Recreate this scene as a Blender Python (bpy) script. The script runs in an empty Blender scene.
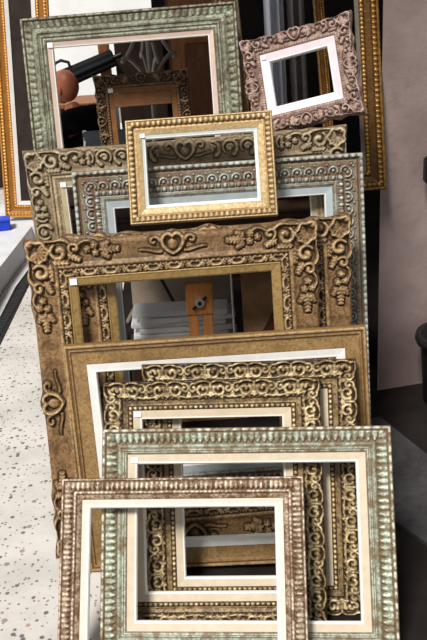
import bpy, math, random
import numpy as np
from mathutils import Matrix, Vector
random.seed(7)
rng = np.random.default_rng(7)
S = bpy.context.scene
COL = S.collection

# ------------------------------------------------------------------ helpers
def srgb(r, g, b):
    f = lambda c: (c/255/12.92) if c/255 <= .04045 else ((c/255+.055)/1.055)**2.4
    return np.array([f(r), f(g), f(b)])

def tag(o, label=None, cat=None, group=None, kind=None):
    if label: o['label'] = label
    if cat: o['category'] = cat
    if group: o['group'] = group
    if kind: o['kind'] = kind
    return o

def link(name, me, mat=None, parent=None):
    o = bpy.data.objects.new(name, me)
    COL.objects.link(o)
    if mat is not None: me.materials.append(mat)
    if parent is not None: o.parent = parent
    return o

def empty(name, loc=(0, 0, 0), rz=0):
    o = bpy.data.objects.new(name, None)
    COL.objects.link(o)
    o.location = loc; o.rotation_euler = (0, 0, rz)
    o.empty_display_size = .05
    return o

class MB:
    """collects plain shapes and links them as one mesh"""
    def __init__(s): s.v = []; s.f = []; s.sm = []
    def add(s, v, f, smooth=False):
        b = len(s.v); s.v += [tuple(p) for p in v]
        s.f += [tuple(i+b for i in q) for q in f]; s.sm += [smooth]*len(f)
    def box(s, c, d, rot=None, bev=0.0):
        x, y, z = (k/2 for k in d)
        b = min(bev, x*.9, y*.9, z*.9)
        if b <= 0:
            P = [(i*x, j*y, k*z) for k in (-1, 1) for j in (-1, 1) for i in (-1, 1)]
            Fc = [(0, 2, 3, 1), (4, 5, 7, 6), (0, 1, 5, 4), (2, 6, 7, 3), (0, 4, 6, 2), (1, 3, 7, 5)]
        else:
            import bmesh
            bm = bmesh.new(); bmesh.ops.create_cube(bm, size=1)
            for w in bm.verts: w.co = Vector((w.co.x*2*x, w.co.y*2*y, w.co.z*2*z))
            bmesh.ops.bevel(bm, geom=bm.edges[:], offset=b, segments=2, affect='EDGES')
            bm.verts.index_update()
            P = [tuple(w.co) for w in bm.verts]; Fc = [[w.index for w in q.verts] for q in bm.faces]; bm.free()
        M = rot if rot is not None else Matrix.Identity(3)
        c = Vector(c)
        s.add([M @ Vector(p)+c for p in P], Fc)
    def tube(s, pts, r, n=10, caps=True):
        pts = [Vector(p) for p in pts]; m = len(pts)
        rs = [r]*m if isinstance(r, (int, float)) else list(r)
        V = []; up = Vector((0, 0, 1))
        for i, p in enumerate(pts):
            t = (pts[min(i+1, m-1)]-pts[max(i-1, 0)]).normalized()
            a = up if abs(t.dot(up)) < .95 else Vector((1, 0, 0))
            x = t.cross(a).normalized(); y = x.cross(t)
            for k in range(n):
                q = 2*math.pi*k/n; V.append(p+rs[i]*(math.cos(q)*x+math.sin(q)*y))
        Fc = [(i*n+k, i*n+(k+1) % n, (i+1)*n+(k+1) % n, (i+1)*n+k) for i in range(m-1) for k in range(n)]
        s.add(V, Fc, True)
        if caps: s.add(V[:n], [tuple(range(n))[::-1]]); s.add(V[-n:], [tuple(range(n))])
    def lathe(s, c, prof, n=32):
        V = []
        for (r, z) in prof:
            for k in range(n):
                q = 2*math.pi*k/n; V.append((c[0]+r*math.cos(q), c[1]+r*math.sin(q), c[2]+z))
        m = len(prof)
        s.add(V, [(i*n+k, i*n+(k+1) % n, (i+1)*n+(k+1) % n, (i+1)*n+k) for i in range(m-1) for k in range(n)], True)
    def ellipsoid(s, c, r, n=16, m=10):
        V = []
        for i in range(m+1):
            th = math.pi*i/m
            for k in range(n):
                q = 2*math.pi*k/n
                V.append((c[0]+r[0]*math.sin(th)*math.cos(q), c[1]+r[1]*math.sin(th)*math.sin(q), c[2]+r[2]*math.cos(th)))
        s.add(V, [(i*n+k, (i+1)*n+k, (i+1)*n+(k+1) % n, i*n+(k+1) % n) for i in range(m) for k in range(n)], True)
    def prism(s, poly, z0, z1):
        n = len(poly)
        V = [(x, y, z0) for x, y in poly]+[(x, y, z1) for x, y in poly]
        s.add(V, [tuple(range(n))[::-1], tuple(range(n, 2*n))]+[(i, (i+1) % n, n+(i+1) % n, n+i) for i in range(n)])
    def build(s, name, mat=None, parent=None):
        me = bpy.data.meshes.new(name)
        me.from_pydata(s.v, [], s.f)
        me.polygons.foreach_set('use_smooth', s.sm)
        me.validate(); me.update()
        return link(name, me, mat, parent)

# ------------------------------------------------------------------ materials
def newmat(name, rough=.6, spec=.4, metal=0.0):
    m = bpy.data.materials.new(name); m.use_nodes = True
    nt = m.node_tree; b = nt.nodes['Principled BSDF']
    b.inputs['Roughness'].default_value = rough
    b.inputs['Metallic'].default_value = metal
    b.inputs['Specular IOR Level'].default_value = spec
    return m, nt, b

def nd(nt, t, **kw):
    n = nt.nodes.new(t)
    for k, v in kw.items(): setattr(n, k, v)
    return n

def noise(nt, scale, detail=4, rough=.6, stretch=None):
    tc = nd(nt, 'ShaderNodeTexCoord'); mp = nd(nt, 'ShaderNodeMapping')
    nt.links.new(tc.outputs['Object'], mp.inputs['Vector'])
    if stretch: mp.inputs['Scale'].default_value = stretch
    n = nd(nt, 'ShaderNodeTexNoise')
    n.inputs['Scale'].default_value = scale; n.inputs['Detail'].default_value = detail
    n.inputs['Roughness'].default_value = rough
    nt.links.new(mp.outputs['Vector'], n.inputs['Vector'])
    return n.outputs['Fac']

def ramp(nt, fac, a, b, va=0, vb=1):
    n = nd(nt, 'ShaderNodeMapRange'); n.interpolation_type = 'SMOOTHSTEP'
    nt.links.new(fac, n.inputs['Value'])
    n.inputs['From Min'].default_value = a; n.inputs['From Max'].default_value = b
    n.inputs['To Min'].default_value = va; n.inputs['To Max'].default_value = vb
    return n.outputs['Result']

def mul(nt, a, b):
    n = nd(nt, 'ShaderNodeMath', operation='MULTIPLY')
    for i, v in enumerate((a, b)):
        if isinstance(v, (int, float)): n.inputs[i].default_value = v
        else: nt.links.new(v, n.inputs[i])
    return n.outputs[0]

def mix(nt, fac, a, b):
    n = nd(nt, 'ShaderNodeMix', data_type='RGBA')
    for sock, v in ((n.inputs[0], fac), (n.inputs[6], a), (n.inputs[7], b)):
        if isinstance(v, (int, float)): sock.default_value = v
        elif isinstance(v, (tuple, list, np.ndarray)): sock.default_value = (*[float(k) for k in v[:3]], 1)
        else: nt.links.new(v, sock)
    return n.outputs[2]

def bump(nt, b, h, dist, strength=.5):
    n = nd(nt, 'ShaderNodeBump'); n.inputs['Distance'].default_value = dist; n.inputs['Strength'].default_value = strength
    nt.links.new(h, n.inputs['Height']); nt.links.new(n.outputs['Normal'], b.inputs['Normal'])

def plain(name, c, rough=.6, var=.25, scale=12, metal=0, spec=.4, bmp=0.0, stretch=None):
    m, nt, b = newmat(name, rough, spec, metal)
    c = srgb(*c)
    f = ramp(nt, noise(nt, scale, 5, .65, stretch), .3, .7)
    nt.links.new(mix(nt, f, c*(1-var), np.minimum(c*(1+var*.7), 1)), b.inputs['Base Color'])
    if bmp: bump(nt, b, noise(nt, scale*4, 4, .6, stretch), bmp)
    return m

def finish(name, hi, chip, hi_amt=.8, chip_amt=.35, chip_scale=70, rough=.5, metal=0.0, grain=.25, hi_scale=45, spec=.45):
    """old painted or gilded finish: vertex paint, rubbed relief and chipped patches"""
    m, nt, b = newmat(name, rough, spec, metal)
    ac = nd(nt, 'ShaderNodeAttribute', attribute_name='paint')
    ar = nd(nt, 'ShaderNodeAttribute', attribute_name='rub')
    n1 = noise(nt, hi_scale, 5, .7); n2 = noise(nt, chip_scale, 5, .6); n3 = noise(nt, 140, 3, .6); n4 = noise(nt, 7, 3, .5)
    c = mix(nt, mul(nt, ramp(nt, n4, .35, .7), grain), ac.outputs['Color'], srgb(*chip)*.8)
    c = mix(nt, mul(nt, mul(nt, ar.outputs['Fac'], ramp(nt, n1, .3, .6)), hi_amt), c, srgb(*hi))
    c = mix(nt, mul(nt, ramp(nt, n2, .50, .58), chip_amt), c, srgb(*chip))
    c = mix(nt, mul(nt, ramp(nt, n3, .48, .62), grain), c, srgb(*chip))
    nt.links.new(c, b.inputs['Base Color'])
    bump(nt, b, n2, .003, .8)
    return m

# ------------------------------------------------------------------ carved relief tiles
RES = .001
def bez(p0, p1, p2, p3, r0, r1, n=40, bulge=0.0):
    t = np.linspace(0, 1, n)[:, None]
    p = (1-t)**3*np.array(p0)+3*(1-t)**2*t*np.array(p1)+3*(1-t)*t*t*np.array(p2)+t**3*np.array(p3)
    r = r0+(r1-r0)*t[:, 0]+bulge*np.sin(np.pi*t[:, 0])
    return p, r
def spiral(c, r0, r1, a0, a1, w0, w1, n=70):
    t = np.linspace(0, 1, n); a = np.radians(a0+(a1-a0)*t); r = r0+(r1-r0)*t
    return np.stack([c[0]+r*np.cos(a), c[1]+r*np.sin(a)], 1), w0+(w1-w0)*t
def blob(c, r): return np.array([c], float), np.array([r], float)

class Tile:
    def __init__(s, W, H, mirror_wrap=True):
        s.W, s.H = W, H
        s.nx, s.ny = int(round(W/RES))+1, int(round(H/RES))+1
        s.a = np.zeros((s.ny, s.nx))
        s.gx, s.gy = np.meshgrid(np.arange(s.nx)*RES, np.arange(s.ny)*RES)
    def put(s, stroke, amp=1.0):
        for (x, y), r in zip(*stroke):
            i0, i1 = max(0, int((x-r)/RES)), min(s.nx, int((x+r)/RES)+2)
            j0, j1 = max(0, int((y-r)/RES)), min(s.ny, int((y+r)/RES)+2)
            if i0 >= i1 or j0 >= j1 or r <= 0: continue
            d2 = (s.gx[j0:j1, i0:i1]-x)**2+(s.gy[j0:j1, i0:i1]-y)**2
            h = amp*np.sqrt(np.clip(1-d2/r**2, 0, 1))
            s.a[j0:j1, i0:i1] = np.maximum(s.a[j0:j1, i0:i1], h)
        return s
    def groove(s, k=5):
        """cuts a fine channel round every raised stroke"""
        m = (s.a > .04).astype(float); d = m.copy(); p = np.pad(m, k)
        for i in range(-k, k+1):
            for j in range(-k, k+1):
                q = math.hypot(i, j)/k
                if q <= 1: d = np.maximum(d, p[k+j:k+j+s.ny, k+i:k+i+s.nx]*(1-q**2*.9))
        s.a = np.where(m > 0, s.a, -d*.8); return s
    def sample(s, x, y):
        fx = np.clip(x/RES, 0, s.nx-1.001); fy = np.clip(y/RES, 0, s.ny-1.001)
        i = fx.astype(int); j = fy.astype(int); u = fx-i; v = fy-j
        a = s.a
        h = (a[j, i]*(1-u)+a[j, i+1]*u)*(1-v)+(a[j+1, i]*(1-u)+a[j+1, i+1]*u)*v
        return np.where((x < 0) | (x > s.W) | (y < 0) | (y > s.H), 0, h)

def tri(s, P): # folds s into 0..P/2 so the motif mirrors every half period
    q = np.mod(s, P); return np.minimum(q, P-q)

# scroll-and-shell run (half period, mirrored), normalised to band height H
def tile_scroll(H, W):
    t = Tile(W, H); k = H
    for a in np.linspace(-80, 80, 5):                     # fan shell on the mirror line
        q = math.radians(90+a)
        t.put(bez((0, k*.85), (k*.1*math.cos(q), k*.7), (k*.34*math.cos(q), k*.85-k*.5*math.sin(q)), (k*.4*math.cos(q), k*.85-k*.66*math.sin(q)), k*.05, k*.10), .9)
    t.put(spiral((W*.42, k*.48), k*.36, k*.08, 200, -170, k*.085, k*.12), 1.0)   # C scroll
    t.put(bez((W*.1, k*.12), (W*.3, -k*.02), (W*.5, k*.02), (W*.72, k*.2), k*.07, k*.09), .85)
    t.put(spiral((W*.8, k*.42), k*.26, k*.05, 250, 620, k*.07, k*.1), .95)
    t.put(bez((W*.5, k*.88), (W*.62, k*.7), (W*.85, k*.95), (W, k*.8), k*.06, k*.1), .85)
    t.put(bez((W*.2, k*.9), (W*.3, k*.75), (W*.4, k*.8), (W*.55, k*.95), k*.05, k*.08), .7)
    t.put(blob((W, k*.4), k*.13), .9)
    t.put(bez((W*.92, k*.75), (W, k*.6), (W, k*.6), (W*1.05, k*.55), k*.05, k*.08), .8)
    return t

def frond(t, k, x, y, ang, ln, amp=.8, lobes=4):
    """acanthus frond: a curved rib with paired lobes"""
    a = math.radians(ang)
    for q in range(lobes):
        u = q/lobes; px = x+ln*u*math.cos(a); py = y+ln*u*math.sin(a)
        for sg in (-1, 1):
            b = a+sg*math.radians(52-18*u); l2 = ln*.34*(1-.45*u)
            t.put(bez((px, py), (px+l2*.5*math.cos(a), py+l2*.5*math.sin(a)), (px+l2*.8*math.cos(b), py+l2*.8*math.sin(b)), (px+l2*math.cos(b), py+l2*math.sin(b)), k*.025, k*.03, n=16, bulge=k*.045), amp)
    t.put(bez((x, y), (x+ln*.3*math.cos(a), y+ln*.3*math.sin(a)), (x+ln*.7*math.cos(a), y+ln*.7*math.sin(a)), (x+ln*math.cos(a), y+ln*math.sin(a)), k*.055, k*.03), amp)

def tile_rococo(k, W): # corner shell, C scrolls, fronds, flowers and leaves; k = band height
    t = Tile(W, k*1.0)
    c = (k*.46, k*.46)
    for a in range(-60, 151, 30):                          # shell ribs fanning inward from the corner
        q = math.radians(a); r1 = k*(.34 if a % 60 == 0 else .29)
        t.put(bez(c, c, (c[0]+r1*.7*math.cos(q), c[1]+r1*.7*math.sin(q)), (c[0]+r1*math.cos(q), c[1]+r1*math.sin(q)), k*.03, k*.06, bulge=k*.02), .5)
    an = np.radians(np.linspace(0, 360, 110)); rr = k*.37*(1+.10*np.cos(6*an+.4))
    t.put((np.stack([c[0]+rr*np.cos(an), c[1]+rr*np.sin(an)], 1), np.full(110, k*.07)), 1.0)   # lobed rim
    t.put(blob((k*.2, k*.2), k*.13), .8)
    t.put(bez((k*.75, k*.06), (k*1.0, -k*.01), (k*1.3, k*.0), (k*1.66, k*.16), k*.045, k*.08), .9)
    t.put(spiral((k*1.25, k*.5), k*.34, k*.08, 235, -100, k*.065, k*.13), 1.0)
    frond(t, k, k*1.0, k*.88, 5, k*.62, .75)
    t.put(spiral((k*1.86, k*.36), k*.24, k*.06, 120, 470, k*.055, k*.10), .9)
    frond(t, k, k*1.62, k*.62, 28, k*.5, .8)
    t.put(bez((k*2.05, k*.2), (k*2.2, k*.08), (k*2.4, k*.1), (k*2.55, k*.22), k*.07, k*.035), .8)
    for x, y, r in ((2.35, .46, .12), (2.66, .60, .11), (2.62, .32, .11)):   # three small flowers
        for a in range(0, 360, 72):
            q = math.radians(a+20*x); t.put(blob((k*(x+.085*math.cos(q)), k*(y+.085*math.sin(q))), k*.07), .75)
        t.put(blob((k*x, k*y), k*.06), 1.0)
    frond(t, k, k*2.85, k*.5, 0, k*.72, .75, 5)
    frond(t, k, k*2.9, k*.36, -32, k*.36, .65, 3)
    frond(t, k, k*2.9, k*.64, 32, k*.36, .65, 3)
    return t

def tile_centre(k): # heart shaped cartouche on the rail's middle, mirrored
    t = Tile(k*1.6, k)
    t.put(bez((0, k*.85), (k*.25, k*.75), (k*.5, k*.5), (k*.38, k*.22), k*.06, k*.085), 1.0)
    t.put(bez((k*.38, k*.22), (k*.3, k*.05), (k*.1, k*.1), (0, k*.25), k*.085, k*.06), 1.0)
    t.put(blob((0, k*.5), k*.2), .55)
    t.put(spiral((k*.72, k*.3), k*.22, k*.05, 180, 480, k*.07, k*.06), .75)
    t.put(bez((k*.45, k*.75), (k*.7, k*.8), (k*1.0, k*.6), (k*1.3, k*.65), k*.06, k*.03), .6)
    return t

def tile_leaf(H, W): # narrow run of lapping leaves
    t = Tile(W, H); k = H
    t.put(bez((0, k*.8), (W*.3, k*.9), (W*.6, k*.7), (W*.75, k*.2), k*.12, k*.1, bulge=k*.08), 1.0)
    t.put(bez((W*.1, k*.3), (W*.3, k*.1), (W*.45, k*.25), (W*.5, k*.5), k*.1, k*.12), .8)
    t.put(spiral((W*.8, k*.6), k*.22, k*.05, 90, 400, k*.1, k*.1), .9)
    t.put(blob((W, k*.3), k*.16), .8)
    return t

def tile_curl(k, W): # chain of C curls
    t = Tile(W, k)
    t.put(spiral((W*.5, k*.5), k*.36, k*.3, 120, 400, k*.1, k*.05), .9)
    t.put(spiral((W*.5, k*.5), k*.16, k*.04, 200, 500, k*.08, k*.09), .8)
    t.put(bez((0, k*.2), (W*.1, k*.1), (W*.2, k*.1), (W*.3, k*.2), k*.06, k*.05), .6)
    return t

def tile_arch(k, W): # row of round arches with a bud in each
    t = Tile(W, k)
    t.put(spiral((W*.5, k*.82), W*.36, W*.36, 180, 360, k*.075, k*.075), 1.0)
    t.put(bez((W*.14, k*.82), (W*.14, k*.85), (W*.14, k*.88), (W*.14, k*.95), k*.075, k*.075, n=6), 1.0)
    t.put(bez((W*.86, k*.82), (W*.86, k*.85), (W*.86, k*.88), (W*.86, k*.95), k*.075, k*.075, n=6), 1.0)
    t.put(blob((W*.5, k*.74), k*.16), .8)
    t.put(blob((0, k*.3), k*.1), .8); t.put(blob((W, k*.3), k*.1), .8)
    return t

# ------------------------------------------------------------------ the mitred frame builder
def sm(x, a, b):
    t = np.clip((x-a)/(b-a), 0, 1); return t*t*(3-2*t)

def rails(name, w, h, prof, mat, parent, bands=(), base=(128, 128, 128), dt=.0022, ds=.0026, outset=None, out_w=.03, label=None, plainbox=False, jitter=0.0):
    """One mitred run round all four sides. prof: (t from the outer edge, height toward the viewer).
    bands: dicts with t0,t1,fn(sc,s,L,tt)->0..1, amp, ground, top, rub."""
    # resample the profile
    T = []; N = []
    for (t0, n0), (t1, n1) in zip(prof[:-1], prof[1:]):
        d = math.hypot(t1-t0, n1-n0); k = 1 if plainbox else max(1, int(math.ceil(d/dt)))
        for i in range(k): T.append(t0+(t1-t0)*i/k); N.append(n0+(n1-n0)*i/k)
    T.append(prof[-1][0]); N.append(prof[-1][1])
    T = np.array(T); N = np.array(N); m = len(T)
    V = []; Fq = []; C = []; Rb = []; off = 0
    for side, L in enumerate((w, h, w, h)):
        k = 2 if plainbox else max(2, int(L/ds)+1)
        a = np.linspace(0, 1, k)[None, :]
        t = np.repeat(T[:, None], k, 1); n = np.repeat(N[:, None], k, 1)
        s = t+a*(L-2*t)
        sc = np.minimum(s, L-s)
        col = np.ones((m, k, 3))*srgb(*base); rub = np.zeros((m, k))
        for b in bands:
            inside = (t >= b['t0']-1e-6) & (t <= b['t1']+1e-6) & (n > -.004)
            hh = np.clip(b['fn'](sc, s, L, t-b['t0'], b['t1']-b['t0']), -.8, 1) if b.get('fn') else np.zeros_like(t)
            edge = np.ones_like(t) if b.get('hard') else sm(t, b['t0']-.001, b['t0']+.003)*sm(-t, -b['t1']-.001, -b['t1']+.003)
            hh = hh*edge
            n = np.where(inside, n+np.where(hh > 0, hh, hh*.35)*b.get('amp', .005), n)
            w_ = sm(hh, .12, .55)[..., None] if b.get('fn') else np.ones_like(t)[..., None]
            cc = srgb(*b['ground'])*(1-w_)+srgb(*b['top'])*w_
            if b.get('line') is not None:                      # dark brown in the groove along the carved outline
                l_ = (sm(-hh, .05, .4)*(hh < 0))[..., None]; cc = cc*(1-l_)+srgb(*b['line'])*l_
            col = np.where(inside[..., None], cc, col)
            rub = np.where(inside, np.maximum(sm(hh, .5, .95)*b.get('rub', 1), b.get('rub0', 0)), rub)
        if outset is not None:
            o = outset(sc, s, L)*np.clip(1-t/out_w, 0, 1)
            g0 = np.exp(-((s-t)/.02)**2); g1 = np.exp(-((L-s-t)/.02)**2)   # the two rails meet along the mitre
            s = s-o*g0+o*g1; t = t-o
        if side == 0: x, z = s, t
        elif side == 1: x, z = w-t, s
        elif side == 2: x, z = w-s, h-t
        else: x, z = t, h-s
        if jitter:
            n = n+jitter*(rng.random(n.shape)-.5)*(n > 0)
        V.append(np.stack([x-w/2, -n, z], -1).reshape(-1, 3)); C.append(col.reshape(-1, 3)); Rb.append(rub.reshape(-1))
        idx = np.arange(m*k).reshape(m, k)+off
        idc = np.concatenate([idx, idx[:1]], 0)       # closes the back
        q = np.stack([idc[:-1, :-1], idc[:-1, 1:], idc[1:, 1:], idc[1:, :-1]], -1).reshape(-1, 4)
        Fq.append(q); off += m*k
    V = np.concatenate(V); Fq = np.concatenate(Fq); C = np.concatenate(C); Rb = np.concatenate(Rb)
    me = bpy.data.meshes.new(name)
    me.vertices.add(len(V)); me.vertices.foreach_set('co', V.ravel().astype(np.float32))
    me.loops.add(len(Fq)*4); me.loops.foreach_set('vertex_index', Fq.ravel().astype(np.int32))
    me.polygons.add(len(Fq)); me.polygons.foreach_set('loop_start', np.arange(0, len(Fq)*4, 4, dtype=np.int32))
    me.update(calc_edges=True)
    me.polygons.foreach_set('use_smooth', np.full(len(Fq), not plainbox))
    at = me.attributes.new('paint', 'FLOAT_COLOR', 'POINT')
    at.data.foreach_set('color', np.concatenate([C, np.ones((len(C), 1))], 1).ravel().astype(np.float32))
    ar = me.attributes.new('rub', 'FLOAT', 'POINT'); ar.data.foreach_set('value', Rb.astype(np.float32))
    o = link(name, me, mat, parent)
    if label: o['label'] = label
    return o

def band(t0, t1, fn=None, amp=.004, ground=(60, 40, 20), top=(150, 120, 80), rub=1.0, rub0=0.0, hard=False, line=None):
    return dict(line=line, t0=t0, t1=t1, fn=fn, amp=amp, ground=ground, top=top, rub=rub, rub0=rub0, hard=hard)

# ornament functions (sc = distance from the nearest corner)
def f_beads(P, fill=.9):
    def fn(sc, s, L, t, W):
        P2 = L/max(1, round(L/P)); u = (np.mod(s, P2)-P2/2)/(P2/2*fill); v = (t-W/2)/(W/2)
        return np.sqrt(np.clip(1-u*u-v*v, 0, 1))
    return fn
def f_flute(P, sharp=.6, slant=0.0, tip=.3):
    """upright leaf tongues side by side"""
    def fn(sc, s, L, t, W):
        P2 = L/max(1, round(L/P)); v = t/W
        u = np.abs(np.mod(s+slant*t*np.sign(s-L/2), P2)/P2-.5)*2
        env = 1-tip*np.clip((v-.4)/.6, 0, 1)**2*2
        return np.clip(1-(u/np.maximum(env, .05))**2, 0, 1)**sharp*sm(v, 0, .12)*sm(1-v, 0, .12)
    return fn
def f_rope(P, slant=1.0):
    def fn(sc, s, L, t, W):
        P2 = L/max(1, round(L/P)); v = (t-W/2)/(W/2)
        u = np.abs(np.mod(s+slant*t*np.sign(s-L/2), P2)/P2-.5)*2
        return np.sqrt(np.clip(1-v*v, 0, 1))*np.clip(1-u**2.2, 0, 1)
    return fn
def f_egg(P):
    def fn(sc, s, L, t, W):
        P2 = L/max(1, round(L/P)); u = (np.mod(s, P2)-P2/2)/(P2*.32); v = (t-W*.45)/(W*.5)
        egg = np.sqrt(np.clip(1-u*u-v*v, 0, 1))
        d = np.abs(np.mod(s+P2/2, P2)-P2/2)/(P2*.1); dart = np.clip(1-d*d, 0, 1)**.5*.7*(t/W > .2)
        return np.maximum(egg, dart)
    return fn
def f_run(tile, from_centre=True):
    def fn(sc, s, L, t, W):
        P = tile.W*2; P2 = L/max(1, round(L/P)); x = tri(s-(L/2 if from_centre else 0), P2)*(P/P2)
        return tile.sample(x, t*tile.H/W)
    return fn
def f_runflip(tile, P):
    def fn(sc, s, L, t, W):
        P2 = L/max(1, round(L/P)); x = np.mod(sc, P2)*(tile.W/P2)
        return tile.sample(x, t*tile.H/W)
    return fn
def f_rococo(corner, centre, extra=None, from_corner=.0):
    def fn(sc, s, L, t, W):
        join = lambda a, b: np.where(np.maximum(a, b) > .04, np.maximum(a, b), np.minimum(a, b))
        h = corner.sample(sc, t*corner.H/W)
        if centre is not None: h = join(h, centre.sample(np.abs(s-L/2), t*centre.H/W))
        if extra is not None:
            e = extra(sc, s, L, t, W); h = join(h, e*(sc > from_corner)*(np.abs(s-L/2) > (centre.W*.75 if centre is not None else 0)))
        return h
    return fn
def f_lines(n):
    def fn(sc, s, L, t, W): return .5+.5*np.cos(2*np.pi*n*t/W)
    return fn
def f_rough(P, seed=0):
    r = np.random.default_rng(seed).random(4096)
    def fn(sc, s, L, t, W):
        i = (s/P).astype(int) % 4096; j = (t/P).astype(int)
        return r[(i*7+j*131) % 4096]*.6
    return fn

def pose(lean, yaw, roll):
    cl, sl = math.cos(lean), math.sin(lean)
    eu = Vector((1, 0, 0)); ev = Vector((0, sl, cl))
    u = math.cos(roll)*eu+math.sin(roll)*ev; v = -math.sin(roll)*eu+math.cos(roll)*ev
    Rz = Matrix.Rotation(yaw, 3, 'Z')
    return Rz @ u, Rz @ v

POSE = {  # bottom left corner x y z, lean, yaw, roll, width, height (metres, radians)
    'A': (-0.4377, 1.6175, 0.0073, 0.6321, -0.0704, -0.0138, 0.6114, 0.4992),
    'B': (-0.3371, 1.6941, 0.0166, 0.5817, -0.0818, -0.0102, 0.7407, 0.5695),
    'D': (-0.3254, 1.8096, -0.0035, 0.443, -0.0836, -0.0006, 0.5701, 0.6541),
    'E': (-0.222, 1.8645, -0.007, 0.4053, -0.0844, -0.0, 0.5696, 0.6747),
    'F': (-0.4, 2.0608, 0.0, 0.1986, -0.0842, 0.0366, 0.8186, 0.6697),
    'G': (-0.5025, 2.1248, 0.0094, 0.2325, 0.052, -0.0076, 0.814, 0.9279),
    'H': (-0.4034, 2.198, 0.0013, 0.2134, 0.0511, -0.0049, 0.8198, 0.9224),
    'I': (-0.3904, 2.3739, 0.0006, 0.2036, 0.0054, 0.0006, 0.8671, 1.0617),
    'J': (-0.5196, 2.5299, 0.0005, 0.1108, -0.0122, 0.0191, 0.9727, 1.1016),
    'K': (-0.2195, 2.4473, 0.9051, 0.4392, -0.0624, 0.0202, 0.4246, 0.3034),
    'L': (-0.5557, 2.8989, 0.9363, 0.2193, -0.0635, 0.0204, 0.6988, 0.5253),
    'M': (-0.3544, 3.0889, 0.935, 0.1584, 0.0112, 0.0136, 0.3264, 0.3076),
    'N': (0.1669, 2.7282, 1.0755, 0.4029, -0.4027, 0.2469, 0.3447, 0.3014),
    'O': (0.0836, 2.9364, 0.8165, 0.2049, 0.0166, 0.0161, 0.5393, 1.1),
    'Q': (0.1598, 3.25, 0.8165, 0.1362, 0.0114, 0.0501, 0.338, 1.1),
    'P': (-1.2257, 5.2233, 0.1659, 0.1497, -0.0135, -0.0523, 0.33, 1.7),
}

def frame_root(key, name, label, group=None, cat='picture frame'):
    x, y, z, lean, yaw, roll, w, h = POSE[key]
    u, v = pose(lean, yaw, roll); n = u.cross(v)
    o = empty(name)
    M = Matrix.Identity(4)
    for i in range(3): M[i][0] = u[i]; M[i][1] = -n[i]; M[i][2] = v[i]
    c = Vector((x, y, z))+u*(w/2)
    M[0][3], M[1][3], M[2][3] = c
    o.matrix_world = M
    tag(o, label, cat, group)
    return o, w, h

def inset(name, w, h, t0, prof, mat, parent, base, bands=(), label=None, plainbox=True, **kw):
    """a run whose outer edge sits t0 in from the frame's own edge"""
    o = rails(name, w-2*t0, h-2*t0, prof, mat, parent, bands, base, plainbox=plainbox, label=label, **kw)
    o.location = (0, 0, t0)
    return o

sticker_mat = plain('sticker_paper', (245, 245, 245), .6, .03)
def sticker(root, w, h, t, n, size=(.018, .014)):
    m = MB(); m.box((-w/2+t+size[0]/2, -n-.0006, h-t-size[1]/2), (size[0], .0012, size[1]), bev=.0004)
    o = m.build('price_sticker', sticker_mat, root); o['label'] = 'blank white price sticker'
    return o

B_ = -.010   # back plane of every frame

# materials of liners
lin_cream = plain('liner_cream_paint', (208, 192, 166), .55, .08, 30, bmp=.0006)
lin_white = plain('liner_white_paint', (240, 238, 232), .5, .05, 30)
lin_ivory = plain('liner_ivory_paint', (218, 208, 192), .5, .07, 30)

def liner(root, w, h, t0, width, n0, n1, mat, edge_mat=None, edge_w=.005, name='liner', label=None):
    inset(name, w, h, t0, [(0, B_), (0, n0), (width-edge_w if edge_mat else width, n1), (width-edge_w if edge_mat else width, B_)], mat, root, (200, 200, 200), label=label)
    if edge_mat:
        inset('liner_edge', w, h, t0+width-edge_w, [(0, B_), (0, n1+.001), (edge_w*.6, n1+.0005), (edge_w, n1-.004), (edge_w, B_)], edge_mat, root, (230, 230, 230), label='bright bevelled inner edge')

# ---------------- A : front frame, brown and silver, ribbed
def frame_A():
    root, w, h = frame_root('A', 'picture_frame', 'foremost small frame, rubbed brown and silver with ribbed moulding and ivory liner')
    m = finish('silvered_brown_finish', (228, 218, 198), (98, 64, 34), 1, .8, 42, .45, 0.1, .55, 60)
    t = .053
    prof = [(0, B_), (0, .010), (.002, .013), (.006, .013), (.008, .010), (.014, .010), (.024, .013), (.030, .010), (.033, .012), (.038, .012), (.041, .008), (.047, .007), (.053, .004), (.053, B_)]
    bands = [band(.0, .007, f_beads(.02, 1.1), .002, (104, 74, 50), (196, 172, 148), rub0=.2),
             band(.008, .031, f_flute(.0125, .8, .0, .3), .008, (92, 62, 34), (190, 166, 134), 1.0, .0),
             band(.031, .040, f_beads(.011, 1.0), .002, (112, 78, 52), (200, 180, 158), .9, .1),
             band(.040, .053, f_rough(.004), .0012, (120, 90, 58), (182, 158, 128), .8, .2)]
    rails('ribbed_moulding', w, h, prof, m, root, bands, (120, 90, 64), jitter=.0008)
    liner(root, w, h, t, .021, .006, .004, lin_ivory, lin_white, .007)
frame_A()

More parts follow.
